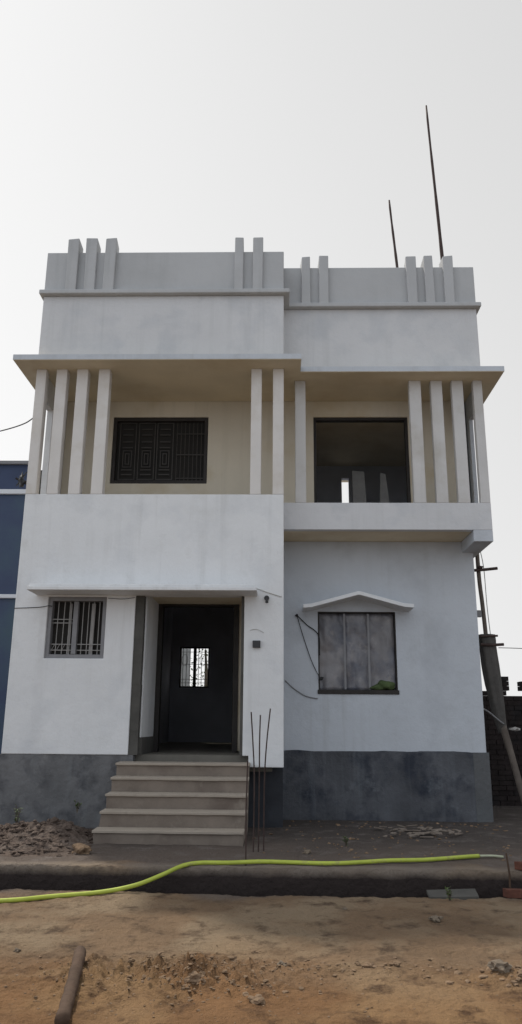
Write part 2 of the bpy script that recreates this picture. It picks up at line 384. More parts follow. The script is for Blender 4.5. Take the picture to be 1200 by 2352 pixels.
def fin(x0, x1, y, top):
    j = [random.uniform(-.014, .014) for _ in range(6)]; t_ = [top + random.uniform(-.022, .014) for _ in range(4)]
    MB().hexa([(x0, y - .075, pz0 - .01), (x1, y - .075, pz0 - .01), (x0, y + .2, pz0 - .01), (x1, y + .2, pz0 - .01), (x0 + j[0], y - .075 + j[1], t_[0]), (x1 + j[2], y - .075 + j[3], t_[1]), (x0 + j[4], y + .2, t_[2]), (x1 + j[5], y + .2, t_[3])]).build('parapet_post', PARA, house, .012)
for a, b in ((-3.298, -3.133), (-3.01, -2.845), (-2.722, -2.551), (-.692, -.556), (-.407, -.258)): fin(a, b, YF, 8.625)
for a, b in ((.349, .496), (.628, .782), (2.033, 2.185), (2.317, 2.462), (2.614, 2.766)): fin(a, b, YR, 8.565)
# ground floor canopy
MB().box(-3.35, -.29, YF - .45, YF + .02, 3.0, 3.05).box(-3.33, -.31, YF - .42, YF + .02, 3.05, 3.085).build('canopy', PAINT, house, .008)
# plinth
def rough_box(x0, x1, z0, z1, y0, y1, amp, n=60, m=14, seed=0.0):
    b = MB()
    for j in range(m + 1):
        for i in range(n + 1):
            x = x0 + (x1 - x0) * i / n; z = z0 + (z1 - z0) * j / m
            zz = z + (.02 * noise.noise(Vector((x * 2.2, seed, 1))) + .008 * noise.noise(Vector((x * 9, seed, 5))) if j == m else 0)
            b.v.append((x, y0 + amp * fb(x, z, 3, 3, seed), zz))
    for j in range(m):
        for i in range(n):
            a = j * (n + 1) + i; b.f.append((a, a + 1, a + n + 2, a + n + 1))
    k = len(b.v); T = m * (n + 1)
    b.v += [(x0, y1, z0), (x1, y1, z0), (x1, y1, z1), (x0, y1, z1)]
    b.f += [tuple(range(T, T + n + 1)) + (k + 2, k + 3), (0, *[i * (n + 1) for i in range(1, m + 1)], k + 3, k),
            (n, *[i * (n + 1) + n for i in range(1, m + 1)], k + 2, k + 1), (k, k + 1, k + 2, k + 3), tuple(range(n + 1)) + (k + 1, k)]
    return b
rough_box(XL - .02, -1.9, -.3, .898, YF + .012, YF + .16, .012, seed=2.0).build('plinth', CEM, house)
MB().box(-1.95, -.40, YF + .03, YF + .2, -.3, .8).build('plinth', CEM, house)
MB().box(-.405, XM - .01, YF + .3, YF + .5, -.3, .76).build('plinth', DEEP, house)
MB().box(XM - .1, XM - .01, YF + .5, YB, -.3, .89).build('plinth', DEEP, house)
rough_box(XM - .05, 2.80, -.3, .935, YB - .035, YB + .1, .014, seed=7.0).build('plinth', CEMD, house)
rough_box(2.80, XC + .03, -.3, .93, YB - .042, YB + .1, .01, 10, seed=9.0).build('corner_plinth', CEML, house)
MB().box(XC - .14, XC + .028, YB + .1, 16, -.3, .9).build('plinth', CEM, house)
MB().box(XL - .018, XL + .16, YF + .16, 16, -.3, .898).build('plinth', CEM, house)
# porch
MB().box(-1.90, -1.83, YF + .15, YB, 1.12, 3.06).build('porch_wall', PAINT, house)
MB().box(-1.90, -1.815, YF + .14, YB - .002, .9, 1.12).build('skirting', DARKC, house)
MB().box(-.50, -.43, YF + .15, YB, 1.12, 3.06).build('porch_wall', PAINT, house)
MB().box(-.515, -.43, YF + .14, YB - .002, .9, 1.12).build('skirting', DARKC, house)
MB().box(-1.83, -.50, YF + .15, YB, 3.06, 3.16).build('porch_ceiling', SOFF, house)
jb = MB()
for i in range(14):
    z0 = .9 + 2.1 * i / 14; w = .012 * noise.noise(Vector((0, 0, i * .9)))
    jb.box(-1.975, -1.85 + w, YF + .02 + .004 * (i % 2), YF + .149, z0, z0 + 2.1 / 14)
jb.build('bare_jamb', DARKC, house)
jb = MB(); jb.box(-.51, -.465, YF + .03, YF + .149, .9, 3.0); jb.build('bare_jamb', DARKC, house)
# inner door frame
fr = MB(); fr.box(-1.83, -1.76, YB - .03, YB + .12, .9, 3.12).box(-.68, -.60, YB - .03, YB + .12, .9, 3.12).box(-1.76, -.68, YB - .03, YB + .12, 3.03, 3.12)
fr.build('door_frame', WOOD, house, .004)
# stairs
st = MB()
nos = [(.136, 9.20), (.31, 9.45), (.48, 9.70), (.65, 9.95), (.81, 10.2)]
x0, x1 = -2.05, -.372
def stair():
    b = MB(); n = 24
    prof = [(9.2, -.2)]
    prof = [(9.22, -.3)]
    for i, (z, y) in enumerate(nos):
        prof += [(y + .012, z - .03), (y, z - .012), (y + .01, z)]
        prof += [((nos[i+1][1] + .02) if i < 4 else YF + .02, z + .006)]
    prof += [(YF + .02, -.3)]
    m_ = len(prof)
    for i in range(n + 1):
        x = x0 + (x1 - x0) * i / n
        for q, (y, z) in enumerate(prof):
            jy = .010 * noise.noise(Vector((x * 3, z * 5, q)))
            jz = .006 * noise.noise(Vector((x * 4, y * 3, 3)))
            b.v.append((x - (.02 * (z < .2)), y + jy, z + (jz if 0 < q < m_ - 1 else 0)))
    for i in range(n):
        for q in range(m_):
            a = i * m_ + q; c = i * m_ + (q + 1) % m_
            b.f.append((a, c, c + m_, a + m_))
    b.f.append(tuple(range(m_))); b.f.append(tuple(n * m_ + q for q in range(m_)))
    return b
stc = stair().build('staircase', STEP, house, .006)
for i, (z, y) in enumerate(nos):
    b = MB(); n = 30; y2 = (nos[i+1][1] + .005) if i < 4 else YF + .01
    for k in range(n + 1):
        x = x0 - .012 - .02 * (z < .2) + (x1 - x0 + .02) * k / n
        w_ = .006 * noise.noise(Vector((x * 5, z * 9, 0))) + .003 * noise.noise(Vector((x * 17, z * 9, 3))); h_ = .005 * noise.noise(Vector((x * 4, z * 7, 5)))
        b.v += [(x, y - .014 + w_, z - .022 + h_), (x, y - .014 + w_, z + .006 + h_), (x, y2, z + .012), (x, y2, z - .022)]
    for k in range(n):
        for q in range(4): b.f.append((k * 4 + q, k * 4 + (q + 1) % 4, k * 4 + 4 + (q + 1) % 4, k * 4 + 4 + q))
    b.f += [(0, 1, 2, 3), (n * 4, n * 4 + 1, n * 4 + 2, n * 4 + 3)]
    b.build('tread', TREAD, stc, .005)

# --- windows
def frame_ring(b, x0, x1, z0, z1, y0, y1, w):
    b.box(x0, x0 + w, y0, y1, z0, z1).box(x1 - w, x1, y0, y1, z0, z1).box(x0 + w, x1 - w, y0, y1, z0, z0 + w).box(x0 + w, x1 - w, y0, y1, z1 - w, z1)
    return b
# lower left window: grey frame, mullion, bars
w = frame_ring(MB(), -3.18, -2.37, 2.14, 2.98, YF + .03, YF + .15, .055).build('window', GREYF, house, .004)
MB().box(-3.125, -2.425, YF + .145, YF + .15, 2.195, 2.925).build('pane', DARK, w)
MB().box(-2.83, -2.765, YF + .04, YF + .12, 2.2, 2.92).build('mullion', GREYF, w, .004)
b = MB()
for x in (-3.05, -2.965, -2.89): b.tube([(x, YF + .07, 2.2), (x + .004, YF + .07, 2.92)], .006, 6)
for x in (-2.70, -2.625, -2.55, -2.475): b.tube([(x, YF + .07, 2.2), (x, YF + .07, 2.92)], .006, 6)
for z in (2.25, 2.33, 2.62, 2.67): b.box(-3.12, -2.84, YF + .066, YF + .072, z, z + .01)
for z in (2.25, 2.33): b.box(-2.76, -2.43, YF + .066, YF + .072, z, z + .01)
for k in range(4): b.tube([(-3.1 + .07 * k, YF + .07, 2.26), (-3.065 + .07 * k, YF + .066, 2.33)], .004, 5)
b.build('grille', GRIP, w)
sh = MB()
sh.hexa([(-2.60, YF + .10, 2.2), (-2.55, YF + .10, 2.2), (-2.60, YF + .13, 2.2), (-2.55, YF + .13, 2.2), (-2.59, YF + .10, 2.9), (-2.54, YF + .10, 2.9), (-2.59, YF + .13, 2.9), (-2.54, YF + .13, 2.9)])
sh.box(-2.90, -2.865, YF + .10, YF + .13, 2.2, 2.9)
sh.build('shutter', GRIP, w)
# upper left window: dark frame and pattern grille
w = frame_ring(MB(), -2.71, -1.154, 5.0, 6.14, YB + .02, YB + .13, .06).build('window', WOOD, house, .004)
MB().box(-2.65, -1.21, YB + .10, YB + .105, 5.06, 6.08).build('pane', DARK, w)
b = MB(); yy = YB + .05
def rect_line(x0, x1, z0, z1, t=.012):
    b.box(x0, x1, yy, yy + .01, z0, z0 + t).box(x0, x1, yy, yy + .01, z1 - t, z1).box(x0, x0 + t, yy, yy + .01, z0 + t, z1 - t).box(x1 - t, x1, yy, yy + .01, z0 + t, z1 - t)
for cx in (-2.60, -2.29, -1.99):
    rect_line(cx, cx + .27, 5.08, 6.06)
    for z in (5.16, 5.24, 5.62, 5.72, 5.84, 5.94): b.box(cx + .05, cx + .22, yy, yy + .01, z, z + .014)
    rect_line(cx + .06, cx + .21, 5.29, 5.58); rect_line(cx + .1, cx + .17, 5.34, 5.53)
for k in range(7):
    x = -1.66 + k * .066; b.tube([(x, yy, 5.07), (x, yy, 6.07)], .006, 6)
for z in (5.1, 5.5, 5.86): b.box(-1.67, -1.22, yy, yy + .01, z, z + .012)
b.build('grille', GRILLE, w)
# upper right opening: dark wooden frame (open)
w = frame_ring(MB(), .56, 2.09, 4.3, 6.14, YB + .03, YB + .14, .045).build('window', WOOD, house, .004)
# lower right window: frame, sheet
w = MB().box(.593, .612, YB + .0, YB + .1, 1.74, 2.958).box(1.748, 1.765, YB + .0, YB + .1, 1.74, 2.958).box(.612, 1.748, YB, YB + .1, 2.94, 2.958) \
    .box(.58, 1.78, YB - .03, YB + .1, 1.74, 1.80).build('window', WOOD, house, .004)
b = MB(); n, mm = 90, 24
for j in range(mm + 1):
    for i in range(n + 1):
        u = i / n; v = j / mm; x = .613 + 1.134 * u; z = 1.80 + 1.14 * v
        d = .010 * math.sin(u * 31 + 3 * noise.noise(Vector((u * 4, v * 1.6, 0)))) + .05 * noise.noise(Vector((u * 4, v * 2.6, 4))) + .03 * abs(noise.noise(Vector((u * 9 + v * 3, v * 5, 1))))
        b.v.append((x, YB + .07 + d * .8, z))
for j in range(mm):
    for i in range(n):
        a = j * (n + 1) + i; b.f.append((a, a + 1, a + n + 2, a + n + 1))
c = b.build('curtain', SHEET, w, smooth=True)
so = c.modifiers.new('thick', 'SOLIDIFY'); so.thickness = .003
MB().box(.625, 1.735, YB + .115, YB + .12, 1.8, 2.93).build('pane', DARK, w)
b = MB()
for x in (.98, 1.34): b.box(x, x + .03, YB + .012, YB + .022, 1.81, 2.93)
b.build('grille', GREYF, w)
# pediment hood over the lower right window (real slab slopes)
hd = MB()
xa, xb, xc = .36, 1.185, 1.985; y0, y1 = YB - .42, YB + .01
prof = [(xa, 2.955), (xa + .12, 2.965), (xb - .02, 3.15), (xb + .02, 3.15), (xc - .14, 2.975), (xc, 2.965)]
th = .055; k = len(prof)
for y in (y0, y1):
    for x, z in prof: hd.v.append((x, y, z))
    for x, z in prof: hd.v.append((x, y, z + th))
for i in range(k - 1):
    hd.f += [(i, i + 1, k + i + 1, k + i), (2 * k + i, 3 * k + i, 3 * k + i + 1, 2 * k + i + 1), (i, 2 * k + i, 2 * k + i + 1, i + 1), (k + i, k + i + 1, 3 * k + i + 1, 3 * k + i)]
hd.f += [(0, k, 3 * k, 2 * k), (k - 1, 3 * k - 1, 4 * k - 1, 2 * k - 1)]
hd.build('window_hood', PAINT, house, .006)
# back window of the corridor: frame, mullion, ornate bars
w = frame_ring(MB(), -2.28, -1.60, 2.1, 3.02, YE + .03, YE + .13, .03).build('window', WOOD, house)
MB().box(-1.97, -1.905, YE + .03, YE + .12, 2.13, 2.99).build('mullion', WOOD, w)
b = MB()
for x in (-2.21, -2.13, -2.05, -1.85, -1.78, -1.70): b.tube([(x, YE + .06, 2.13), (x, YE + .06, 2.99)], .008, 6)
for z in (2.2, 2.28, 2.62, 2.9): b.box(-2.25, -1.63, YE + .055, YE + .065, z, z + .012)
for cx in (-2.17, -1.75):
    b.tube([(cx + .07 * math.cos(a * .5236), YE + .05, 2.72 + .13 * math.sin(a * .5236)) for a in range(13)], .007, 6)
b.build('grille', GRIP, w)

# ------------------------------------------------------------------ small things on the house
s = MB().box(-.35, -.245, YF - .045, YF, 2.295, 2.39).build('switch_box', BOXM, None, .006)
tag(s, 'small black electric box on the white wall right of the doorway', 'electric box')
lh = MB(); lh.tube([(-.165, YF, 2.97), (-.165, YF - .03, 2.97)], .035, 12).tube([(-.165, YF - .03, 2.97), (-.163, YF - .07, 2.94), (-.16, YF - .09, 2.90)], [.016, .018, .022], 10)
tag(lh.build('lamp_holder', BOXM), 'small dark empty lamp holder on wall by canopy end', 'lamp holder')
def wire(pts, r, m_, label, cat='wire', n=8, name='wire'):
    return tag(MB().tube(spline(pts, n), r, 6).build(name, m_, smooth=True), label, cat)
wire([(-3.63, YF + .1, 5.70), (-3.85, 10.75, 5.64), (-4.3, 11.0, 5.62), (-5.2, 11.7, 5.75), (-7.5, 13.4, 6.3)], .009, CABLE, 'thin dark wire running from the house corner off to the left')
wire([(-3.65, YF - .004, 2.815), (-3.3, YF - .008, 2.83), (-3.18, YF - .004, 2.85), (-3.13, YF + .03, 2.85)], .005, CABLE, 'dark wire entering the barred window from the left wall edge')
wire([(-1.2, YF - .006, 3.105), (-.75, YF - .008, 3.125), (-.35, YF - .01, 3.11), (-.15, YF - .008, 3.05), (.04, YF - .008, 2.99)], .006, CABLEW, 'pale cable looping over the right end of the door canopy')
wire([(-2.35, YF - .004, 2.96), (-2.15, YF - .006, 2.95), (-1.98, YF - .004, 2.97)], .004, CABLE, 'short wire between barred window and doorway under the canopy')
wire([(-.39, YF - .005, 2.53), (-.3, YF - .01, 2.545), (-.2, YF - .005, 2.50)], .004, CABLEW, 'short pale wire stub above the black electric box')
wl = thing('cable', (.27, YB - .02, 2.9), 'two black cables from a wall knob down to the covered window', 'cable')
MB().tube(spline([(.275, YB - .04, 2.90), (.42, YB - .03, 2.76), (.60, YB - .03, 2.60), (.615, YB - .03, 2.3)]), .008, 6).build('cable_strand', CABLE, wl)
MB().tube(spline([(.275, YB - .04, 2.90), (.38, YB - .03, 2.55), (.50, YB - .03, 2.2), (.62, YB - .04, 1.95)]), .006, 6).build('cable_strand', CABLE, wl)
MB().blob((.275, YB - .035, 2.90), (.03, .03, .03), 4, 1).build('knob', CABLE, wl)
MB().blob((.63, YB - .06, 1.96), (.04, .035, .05), 6, 1).build('knob', CABLE, wl)
wire([(.10, YB - .02, 1.93), (.22, YB - .02, 1.82), (.4, YB - .02, 1.71), (.58, YB - .02, 1.67)], .009, GREYF, 'sagging grey cable on wall below left of the covered window', 'cable', name='cable')
gb = MB().blob((1.60, YB - .0, 1.87), (.12, .05, .09), 3, 2, .6).blob((1.46, YB + .01, 1.84), (.13, .04, .05), 5, 2, .6)
tag(gb.build('cloth_bundle', GREENC, smooth=True), 'green cloth bundle on the sill in the covered window corner', 'cloth')
# bracket with rags on left edge
br = MB(); br.tube([(-3.64, YF + .05, 4.62), (-3.80, YF + .0, 4.70)], .016, 6).blob((-3.72, YF + .02, 4.66), (.05, .05, .12), 5, 2, .8).tube([(-3.66, YF + .03, 4.8), (-3.78, YF + .0, 4.58)], .01, 6)
tag(br.build('wire_bracket', BOXM), 'black wire bracket fixed at left house edge beside the navy building', 'bracket')

# things inside upper right room
b = MB()
b.hexa([(1.27, 12.6, 4.2), (1.52, 12.6, 4.2), (1.27, 12.63, 4.2), (1.52, 12.63, 4.2), (1.29, 12.9, 5.62), (1.50, 12.9, 5.60), (1.29, 12.93, 5.62), (1.50, 12.93, 5.60)])
tag(b.build('board', PALED), 'dull grey board leaning just right of the bright slit upstairs', 'board')
b = MB()
b.hexa([(1.68, 12.5, 4.2), (1.93, 12.5, 4.2), (1.68, 12.53, 4.2), (1.93, 12.53, 4.2), (1.77, 12.8, 5.55), (1.86, 12.8, 5.52), (1.77, 12.83, 5.55), (1.86, 12.83, 5.52)])
tag(b.build('board', PALED), 'tapered pale board standing upstairs at right in the dark opening', 'board')

# roof rods
for (x0, x1, z1, r0, r1, lab) in ((2.722, 2.582, 11.81, .034, .017, 'tall dark pole leaning left above the right parapet posts'),
                          (1.99, 1.863, 9.874, .028, .016, 'shorter dark pole rising behind the right parapet')):
    pts = []; rs = []
    zb = 7.72
    for i in range(15):
        t = i / 14; z = zb + (z1 - zb) * t
        x = x0 + (x1 - x0) * t + .005 * math.sin(t * 5) ; pts.append((x, 11.2, z)); rs.append(r0 + (r1 - r0) * t + .002 * math.sin(i * 2.1))
    tag(MB().tube(pts, rs, 8).build('roof_pole', ROD, smooth=True), lab, 'pole', 'poles on the roof')

# starter bars beside the stairs
for i, (x, xt, zt, lab) in enumerate(((-.262, -.30, 1.43, 'rusty bar nearest the stairs'), (-.21, -.20, 1.40, 'middle rusty bar of three by the stairs'),
                        (-.155, -.09, 1.47, 'rusty bar farthest right of the stairs, leaning right'))):
    y = 8.75
    xb = x
    pts = spline([(xb, y + .05 * i, -.05), (xb + .004, y + .05 * i, .7), (xb + (xt - xb) * .4, y + .05 * i, 1.1), (xt, y + .05 * i, zt)], 6)
    tag(MB().tube(pts, .0085, 6).build('steel_bar', ROD), lab + ', standing upright', 'steel bar', 'upright steel bars by the stairs')
tag(MB().tube([(-.31, 8.0, -.03), (-.315, 8.02, .5), (-.305, 8.03, .95)], .008, 6).build('steel_bar', ROD), 'rusty upright bar nearest the drain in front of the stairs', 'steel bar', 'upright steel bars by the stairs')

# ------------------------------------------------------------------ neighbour building
nb = thing('neighbour_building', (-7, 13.5, 0), 'navy blue building with white bands at the left edge', 'building')
MB().box(-11, -4.62, 13.5, 20, -.3, 5.35).build('wall', BLUE, nb)
MB().box(-11, -4.62, 13.5, 20, 5.44, 5.93).build('upper_wall', BLUE2, nb)
MB().box(-11.05, -4.6, 13.44, 20, 5.35, 5.44).build('white_band', BAND, nb, .01)
MB().box(-11.05, -4.615, 13.44, 13.5, 3.42, 3.49).build('white_band', BAND, nb, .01)
MB().box(-11.05, -4.6, 13.43, 20, 5.93, 5.99).build('coping', GREYF, nb)
MB().box(-4.6, -4.24, 13.6, 20, -.3, 5.86).build('end_pillar', DARKC, nb)

# ------------------------------------------------------------------ right side: brick wall, bound pole
bw = MB()
random.seed(3)
x = 3.45
def brickwall():
    b = MB(); yy = 14.0
    for r in range(26):
        z = -.25 + r * .083; off = .12 if r % 2 else 0
        xx = 3.3 + off - .12
        while xx < 12:
            if r < 24 or noise.noise(Vector((xx * 1.3, 5, 0))) > -.1 or r < 25 and noise.noise(Vector((xx, 2, 0))) > -.3:
                jj = random.uniform(-.012, .008)
                b.box(xx, xx + .23, yy + jj, yy + .22, z, z + .074)
            xx += .24
    b.box(3.3, 12, yy + .02, yy + .20, -.3, 1.74)
    return b
bwt = thing('brick_wall', (6, 14, 0), 'dark rough brick boundary wall behind the right house corner', 'wall')
brickwall().build('brickwork', BRICK, bwt)
b = MB()
for k in range(3): b.box(3.87, 4.07, 14.0 + .003 * k, 14.22, 1.91 + k * .083, 1.985 + k * .083)
for k in range(2): b.box(4.28, 4.6, 14.0, 14.22, 1.91 + k * .083, 1.985 + k * .083)
b.build('brick_stub', BRICK, bwt)

bp = thing('bound_pole', (3.3, 12.0, 0), 'tall leaning dark pole with grey wrapping beside the right house corner', 'pole')
MB().tube(spline([(3.205, 12, 2.3), (3.19, 12, 2.7), (3.17, 12, 3.15), (3.148, 12, 3.55), (3.14, 12, 4.3)]), .033, 8).build('upper_pole', BAMB, bp, smooth=True)
MB().tube(spline([(3.28, 12.05, 2.6), (3.255, 12.05, 3.1), (3.245, 12.05, 3.7), (3.20, 12.05, 4.05)]), .007, 6).build('side_wire', CABLEW, bp)
# wrapping: lumpy folded sheet
b = MB(); rows = [(2.66, 3.20, .125), (2.57, 3.205, .128), (2.5, 3.21, .122), (2.2, 3.235, .125), (1.9, 3.26, .118), (1.6, 3.295, .105), (1.35, 3.33, .078), (1.2, 3.36, .06)]
N = 28; rr = []
for z, xc_, r_ in rows: rr.append((z, xc_, r_))
fine = []
for i in range(len(rr) - 1):
    for k in range(5):
        t = k / 5; fine.append(tuple(a + (c_ - a) * t for a, c_ in zip(rr[i], rr[i+1])))
fine.append(rr[-1])
for z, xc_, r_ in fine:
    for q in range(N):
        a = 2 * math.pi * q / N
        d = r_ * (1 + .16 * noise.noise(Vector((math.cos(a) * 2.2, math.sin(a) * 2.2, z * 1.2))) + .08 * math.sin(a * 7 + z * 2))
        b.v.append((xc_ + math.cos(a) * d, 12.02 + math.sin(a) * d, z))
for i in range(len(fine) - 1):
    for q in range(N): b.f.append((i * N + q, i * N + (q + 1) % N, (i + 1) * N + (q + 1) % N, (i + 1) * N + q))
b.f += [tuple(range(N)), tuple((len(fine) - 1) * N + q for q in range(N))]
b.build('wrapping', TARP, bp, smooth=True)
MB().tube(spline([(3.35, 12, 1.3), (3.43, 11.95, .9), (3.50, 11.9, .5), (3.62, 11.85, -.1)]), [.055] * 8 + [.05] * 23, 8).build('lower_pole', BAMB, bp, smooth=True)
MB().tube([(3.07, 11.95, 3.655), (3.25, 11.95, 3.67), (3.43, 11.95, 3.69)], .024, 8).blob((3.16, 11.95, 3.70), (.05, .05, .05), 2, 1).build('cross_bar', ROD, bp)
MB().tube([(3.08, 11.9, 2.50), (3.25, 11.88, 2.49), (3.42, 11.88, 2.50)], .022, 8).tube([(3.06, 11.9, 2.62), (3.34, 11.88, 2.63)], .016, 8).build('cross_bar', ROD, bp)
b = MB(); b.box(3.02, 3.14, 11.96, 12.04, 2.93, 3.03); b.tube([(3.03, 12, 2.6), (3.04, 12, 2.95)], .012, 6)
b.build('bracket', GREYF, bp)
wire([(3.38, 12, 1.33), (3.30, 11.9, 1.36), (3.12, 11.85, 1.5), (3.0, 11.8, 1.56)], .012, GREYF, 'pale strap from the right house corner to the leaning pole', 'strap', name='strap')
wire([(3.4, 12.1, 2.47), (5, 12.6, 2.50), (9, 14, 2.7)], .006, CABLE, 'thin wire running right from the leaning pole')
tag(MB().blob((3.47, 11.8, 1.26), (.07, .05, .035), 8, 2, .5).build('tin_can', GRIP), 'small pale tin piece hung on the lower leaning pole', 'tin')

# ------------------------------------------------------------------ hose
def gz(x, y, r=.02): return gh(x, y) + r
hp = [(-4.2, 6.7), (-3.2, 6.98), (-2.36, 7.13), (-2.0, 7.32), (-1.6, 7.46)]
P3 = [(x, y, gz(x, y, .021)) for x, y in hp]
P3 += [(-1.3, 7.58, -.115), (-1.08, 7.72, -.05), (-.9, 7.85, .01), (-.72, 7.93, .026)]
P3 += [(x, y, gz(x, y, .024)) for x, y in ((-.45, 7.96), (-.15, 8.02), (.2, 8.04), (.54, 7.99), (.85, 8.08), (1.1, 8.16), (1.45, 8.28), (1.84, 8.44), (2.05, 8.56))]
pts = [p + Vector((.004 * noise.noise(p * 3), .012 * noise.noise(p * 4.0), 0)) for p in spline(P3, 8)]
hs = thing('hose', P3[4], 'long lime green hose snaking over the dirt and across the drain', 'hose')
MB().tube(pts, .0195, 12).build('tube', HOSE, hs, smooth=True)
MB().tube(spline([P3[-1], (2.2, 8.58, gz(2.2, 8.58, .022)), (2.30, 8.56, gz(2.30, 8.56, .02))], 5), .012, 10).build('hose_end', HEND, hs, smooth=True)
# log in foreground
lp = [(-1.255, 5.42, gh(-1.26, 5.4) + .045), (-1.21, 5.2, gh(-1.2, 5.2) + .045), (-1.16, 4.85, gh(-1.16, 4.85) + .04), (-1.09, 4.4, gh(-1.1, 4.4) + .035)]
pp = spline(lp, 8); 
tag(MB().tube(pp, [.037 + .003 * math.sin(i * 1.7) for i in range(len(pp))], 10).build('log', LOG, smooth=True), 'brown wooden log lying on the dirt at the bottom left', 'log')

# ------------------------------------------------------------------ rubble heap and stones
random.seed(11)
hb = MB(); nx, ny = 110, 80; X0, X1, Y0, Y1 = -3.95, -1.95, 8.15, 10.35
for j in range(ny + 1):
    for i in range(nx + 1):
        x = X0 + (X1 - X0) * i / nx; y = Y0 + (Y1 - Y0) * j / ny
        e = min(1, (x - X0 + .6) / .6, (X1 - x) / .5, (y - Y0) / .6, (Y1 - y) / .5); e = max(0, e)
        e = e * e * (3 - 2 * e)
        base = .05 + .12 * math.exp(-(((x + 2.5) / .42) ** 2 + ((y - 9.35) / .4) ** 2)) + .07 * math.exp(-(((x + 3.2) / .6) ** 2 + ((y - 9.3) / .6) ** 2))
        z = e * base * (1 + .25 * fb(x, y, 1.7, 2)) + e * (.13 * abs(fb(x, y, 5, 4, 3.0)) + .05 * abs(fb(x, y, 14, 3, 8.0)))
        hb.v.append((x, y, z - .02 - .06 * (e == 0)))
for j in range(ny):
    for i in range(nx):
        a = j * (nx + 1) + i; hb.f.append((a, a + 1, a + nx + 2, a + nx + 1))
heap = tag(hb.build('soil_heap', RUBB), 'heap of dug brown soil and rubble left of the stairs', 'soil heap')
def heapz(x, y):
    i = round((x - X0) / (X1 - X0) * nx); j = round((y - Y0) / (Y1 - Y0) * ny)
    return hb.v[j * (nx + 1) + i][2] if 0 <= i <= nx and 0 <= j <= ny else gh(x, y)
rb = MB()
for k in range(420):
    x = random.uniform(-3.7, -2.05); y = random.uniform(8.3, 10.1)
    r = random.uniform(.012, .045) * (1.5 if random.random() < .08 else 1)
    rb.blob((x, y, heapz(x, y) + r * .2), (r, r * random.uniform(.6, 1.1), r * random.uniform(.6, 1)), k * .37, 1, .6)
tag(rb.build('rubble', RUBB), 'crumbled clods covering the soil heap left of the stairs', 'rubble', kind='stuff')

gv = MB()
def scat(n, fx, fy, rmin, rmax):
    for k in range(n):
        x = fx(); y = fy(); r = random.uniform(rmin, rmax) * random.uniform(.6, 1)
        gv.blob((x, y, gh(x, y) + r * .15), (r, r * random.uniform(.6, 1.2), r * random.uniform(.5, .9)), random.random() * 50, 1, .6)
scat(900, lambda: random.gauss(-.7, .55), lambda: random.gauss(5.2, .3), .003, .013)
scat(300, lambda: random.gauss(-.45, .2), lambda: random.gauss(5.08, .15), .005, .019)
scat(150, lambda: random.gauss(.45, .5), lambda: random.gauss(5.48, .10), .005, .02)
scat(90, lambda: random.gauss(1.45, .18), lambda: random.gauss(5.28, .12), .006, .03)
scat(700, lambda: random.uniform(-2.4, 2.2), lambda: random.uniform(4.5, 7.5), .002, .008)
scat(200, lambda: random.uniform(-.3, 3), lambda: random.uniform(8.1, 11.5), .006, .03)
tag(gv.build('gravel', ROCK), 'small clods and crumbs of earth strewn over the dirt', 'gravel', kind='stuff')

stones = [(1.24, 6.72, .045, ROCKG, 'pale grey stone on dirt in front of the drain at right'),
          (.55, 7.05, .022, ROCKG, 'tiny pale stone just before the drain, right of centre'),
          (.03, 5.47, .03, ROCKG, 'white topped stone in the row of clods right of centre'),
          (-.16, 5.85, .02, ROCK, 'lone round brown pebble beyond the loose soil'),
          (.58, 5.47, .04, ROCK, 'largest brown clod in the row across the middle dirt'),
          (.75, 5.52, .03, ROCK, 'flat brown clod right of the largest one in the row'),
          (.42, 5.53, .018, ROCK, 'small brown clod left of the largest one in the row'),
          (1.35, 5.28, .06, ROCKG, 'grey angular stone by the right edge of the dirt'),
          (1.47, 5.2, .035, ROCK, 'brown stone beside the grey angular one at right edge'),
          (-.30, 5.55, .035, ROCK, 'rounded brown clod at the far edge of the loose soil'),
          (-.56, 5.6, .035, ROCK, 'brown clod on the far left edge of the loose soil'),
          (-1.75, 5.72, .022, ROCKG, 'pale pebble at the left side above the log'),
          (-.12, 4.78, .04, ROCK, 'upright brown clod at the bottom edge of the photo'),
          (-.48, 4.98, .05, ROCK, 'dark clod on the near slope of the loose soil'),
          (.3, 8.75, .04, ROCKG, 'pale stone between hose and stairs on the dark ground'),
          (-2.02, 8.55, .1, ROCK, 'brown clod at the right foot of the soil heap')]
for i, (x, y, r, m_, lab) in enumerate(stones):
    tag(MB().blob((x, y, gh(x, y) + r * .25), (r, r * .85, r * .8), i * 1.9 + 2, 3, .5).build('stone', m_), lab, 'stone', 'stones on the ground')
# plaster scraps near right plinth
b = MB()
for k in range(40):
    x = random.gauss(1.7, .3); y = random.gauss(10.3, .25); a = random.uniform(0, 3.1); L_ = random.uniform(.02, .09); w_ = random.uniform(.01, .03); z = gh(x, y) + random.uniform(.01, .05)
    ca, sa = math.cos(a), math.sin(a)
    q = [(-L_, -w_), (L_, -w_), (-L_, w_), (L_, w_)]
    lo = [(x + ca * p - sa * t, y + sa * p + ca * t, z + random.uniform(-.01, .01)) for p, t in q]
    b.hexa(lo + [(p[0], p[1], p[2] + .012) for p in lo])
tag(b.build('plaster_scraps', STEP), 'pale plaster scraps lying before the right grey plinth', 'plaster scraps', kind='stuff')
# piece of board in the drain at right, thing
b = MB(); b.hexa([(1.35, 7.55, -.2), (1.8, 7.6, -.2), (1.35, 7.70, -.17), (1.8, 7.74, -.16), (1.35, 7.55, -.17), (1.8, 7.6, -.17), (1.35, 7.70, -.14), (1.8, 7.74, -.13)])
tag(b.build('plank', DARKC, None, .004), 'short grey plank lying over the drain at the right', 'plank')
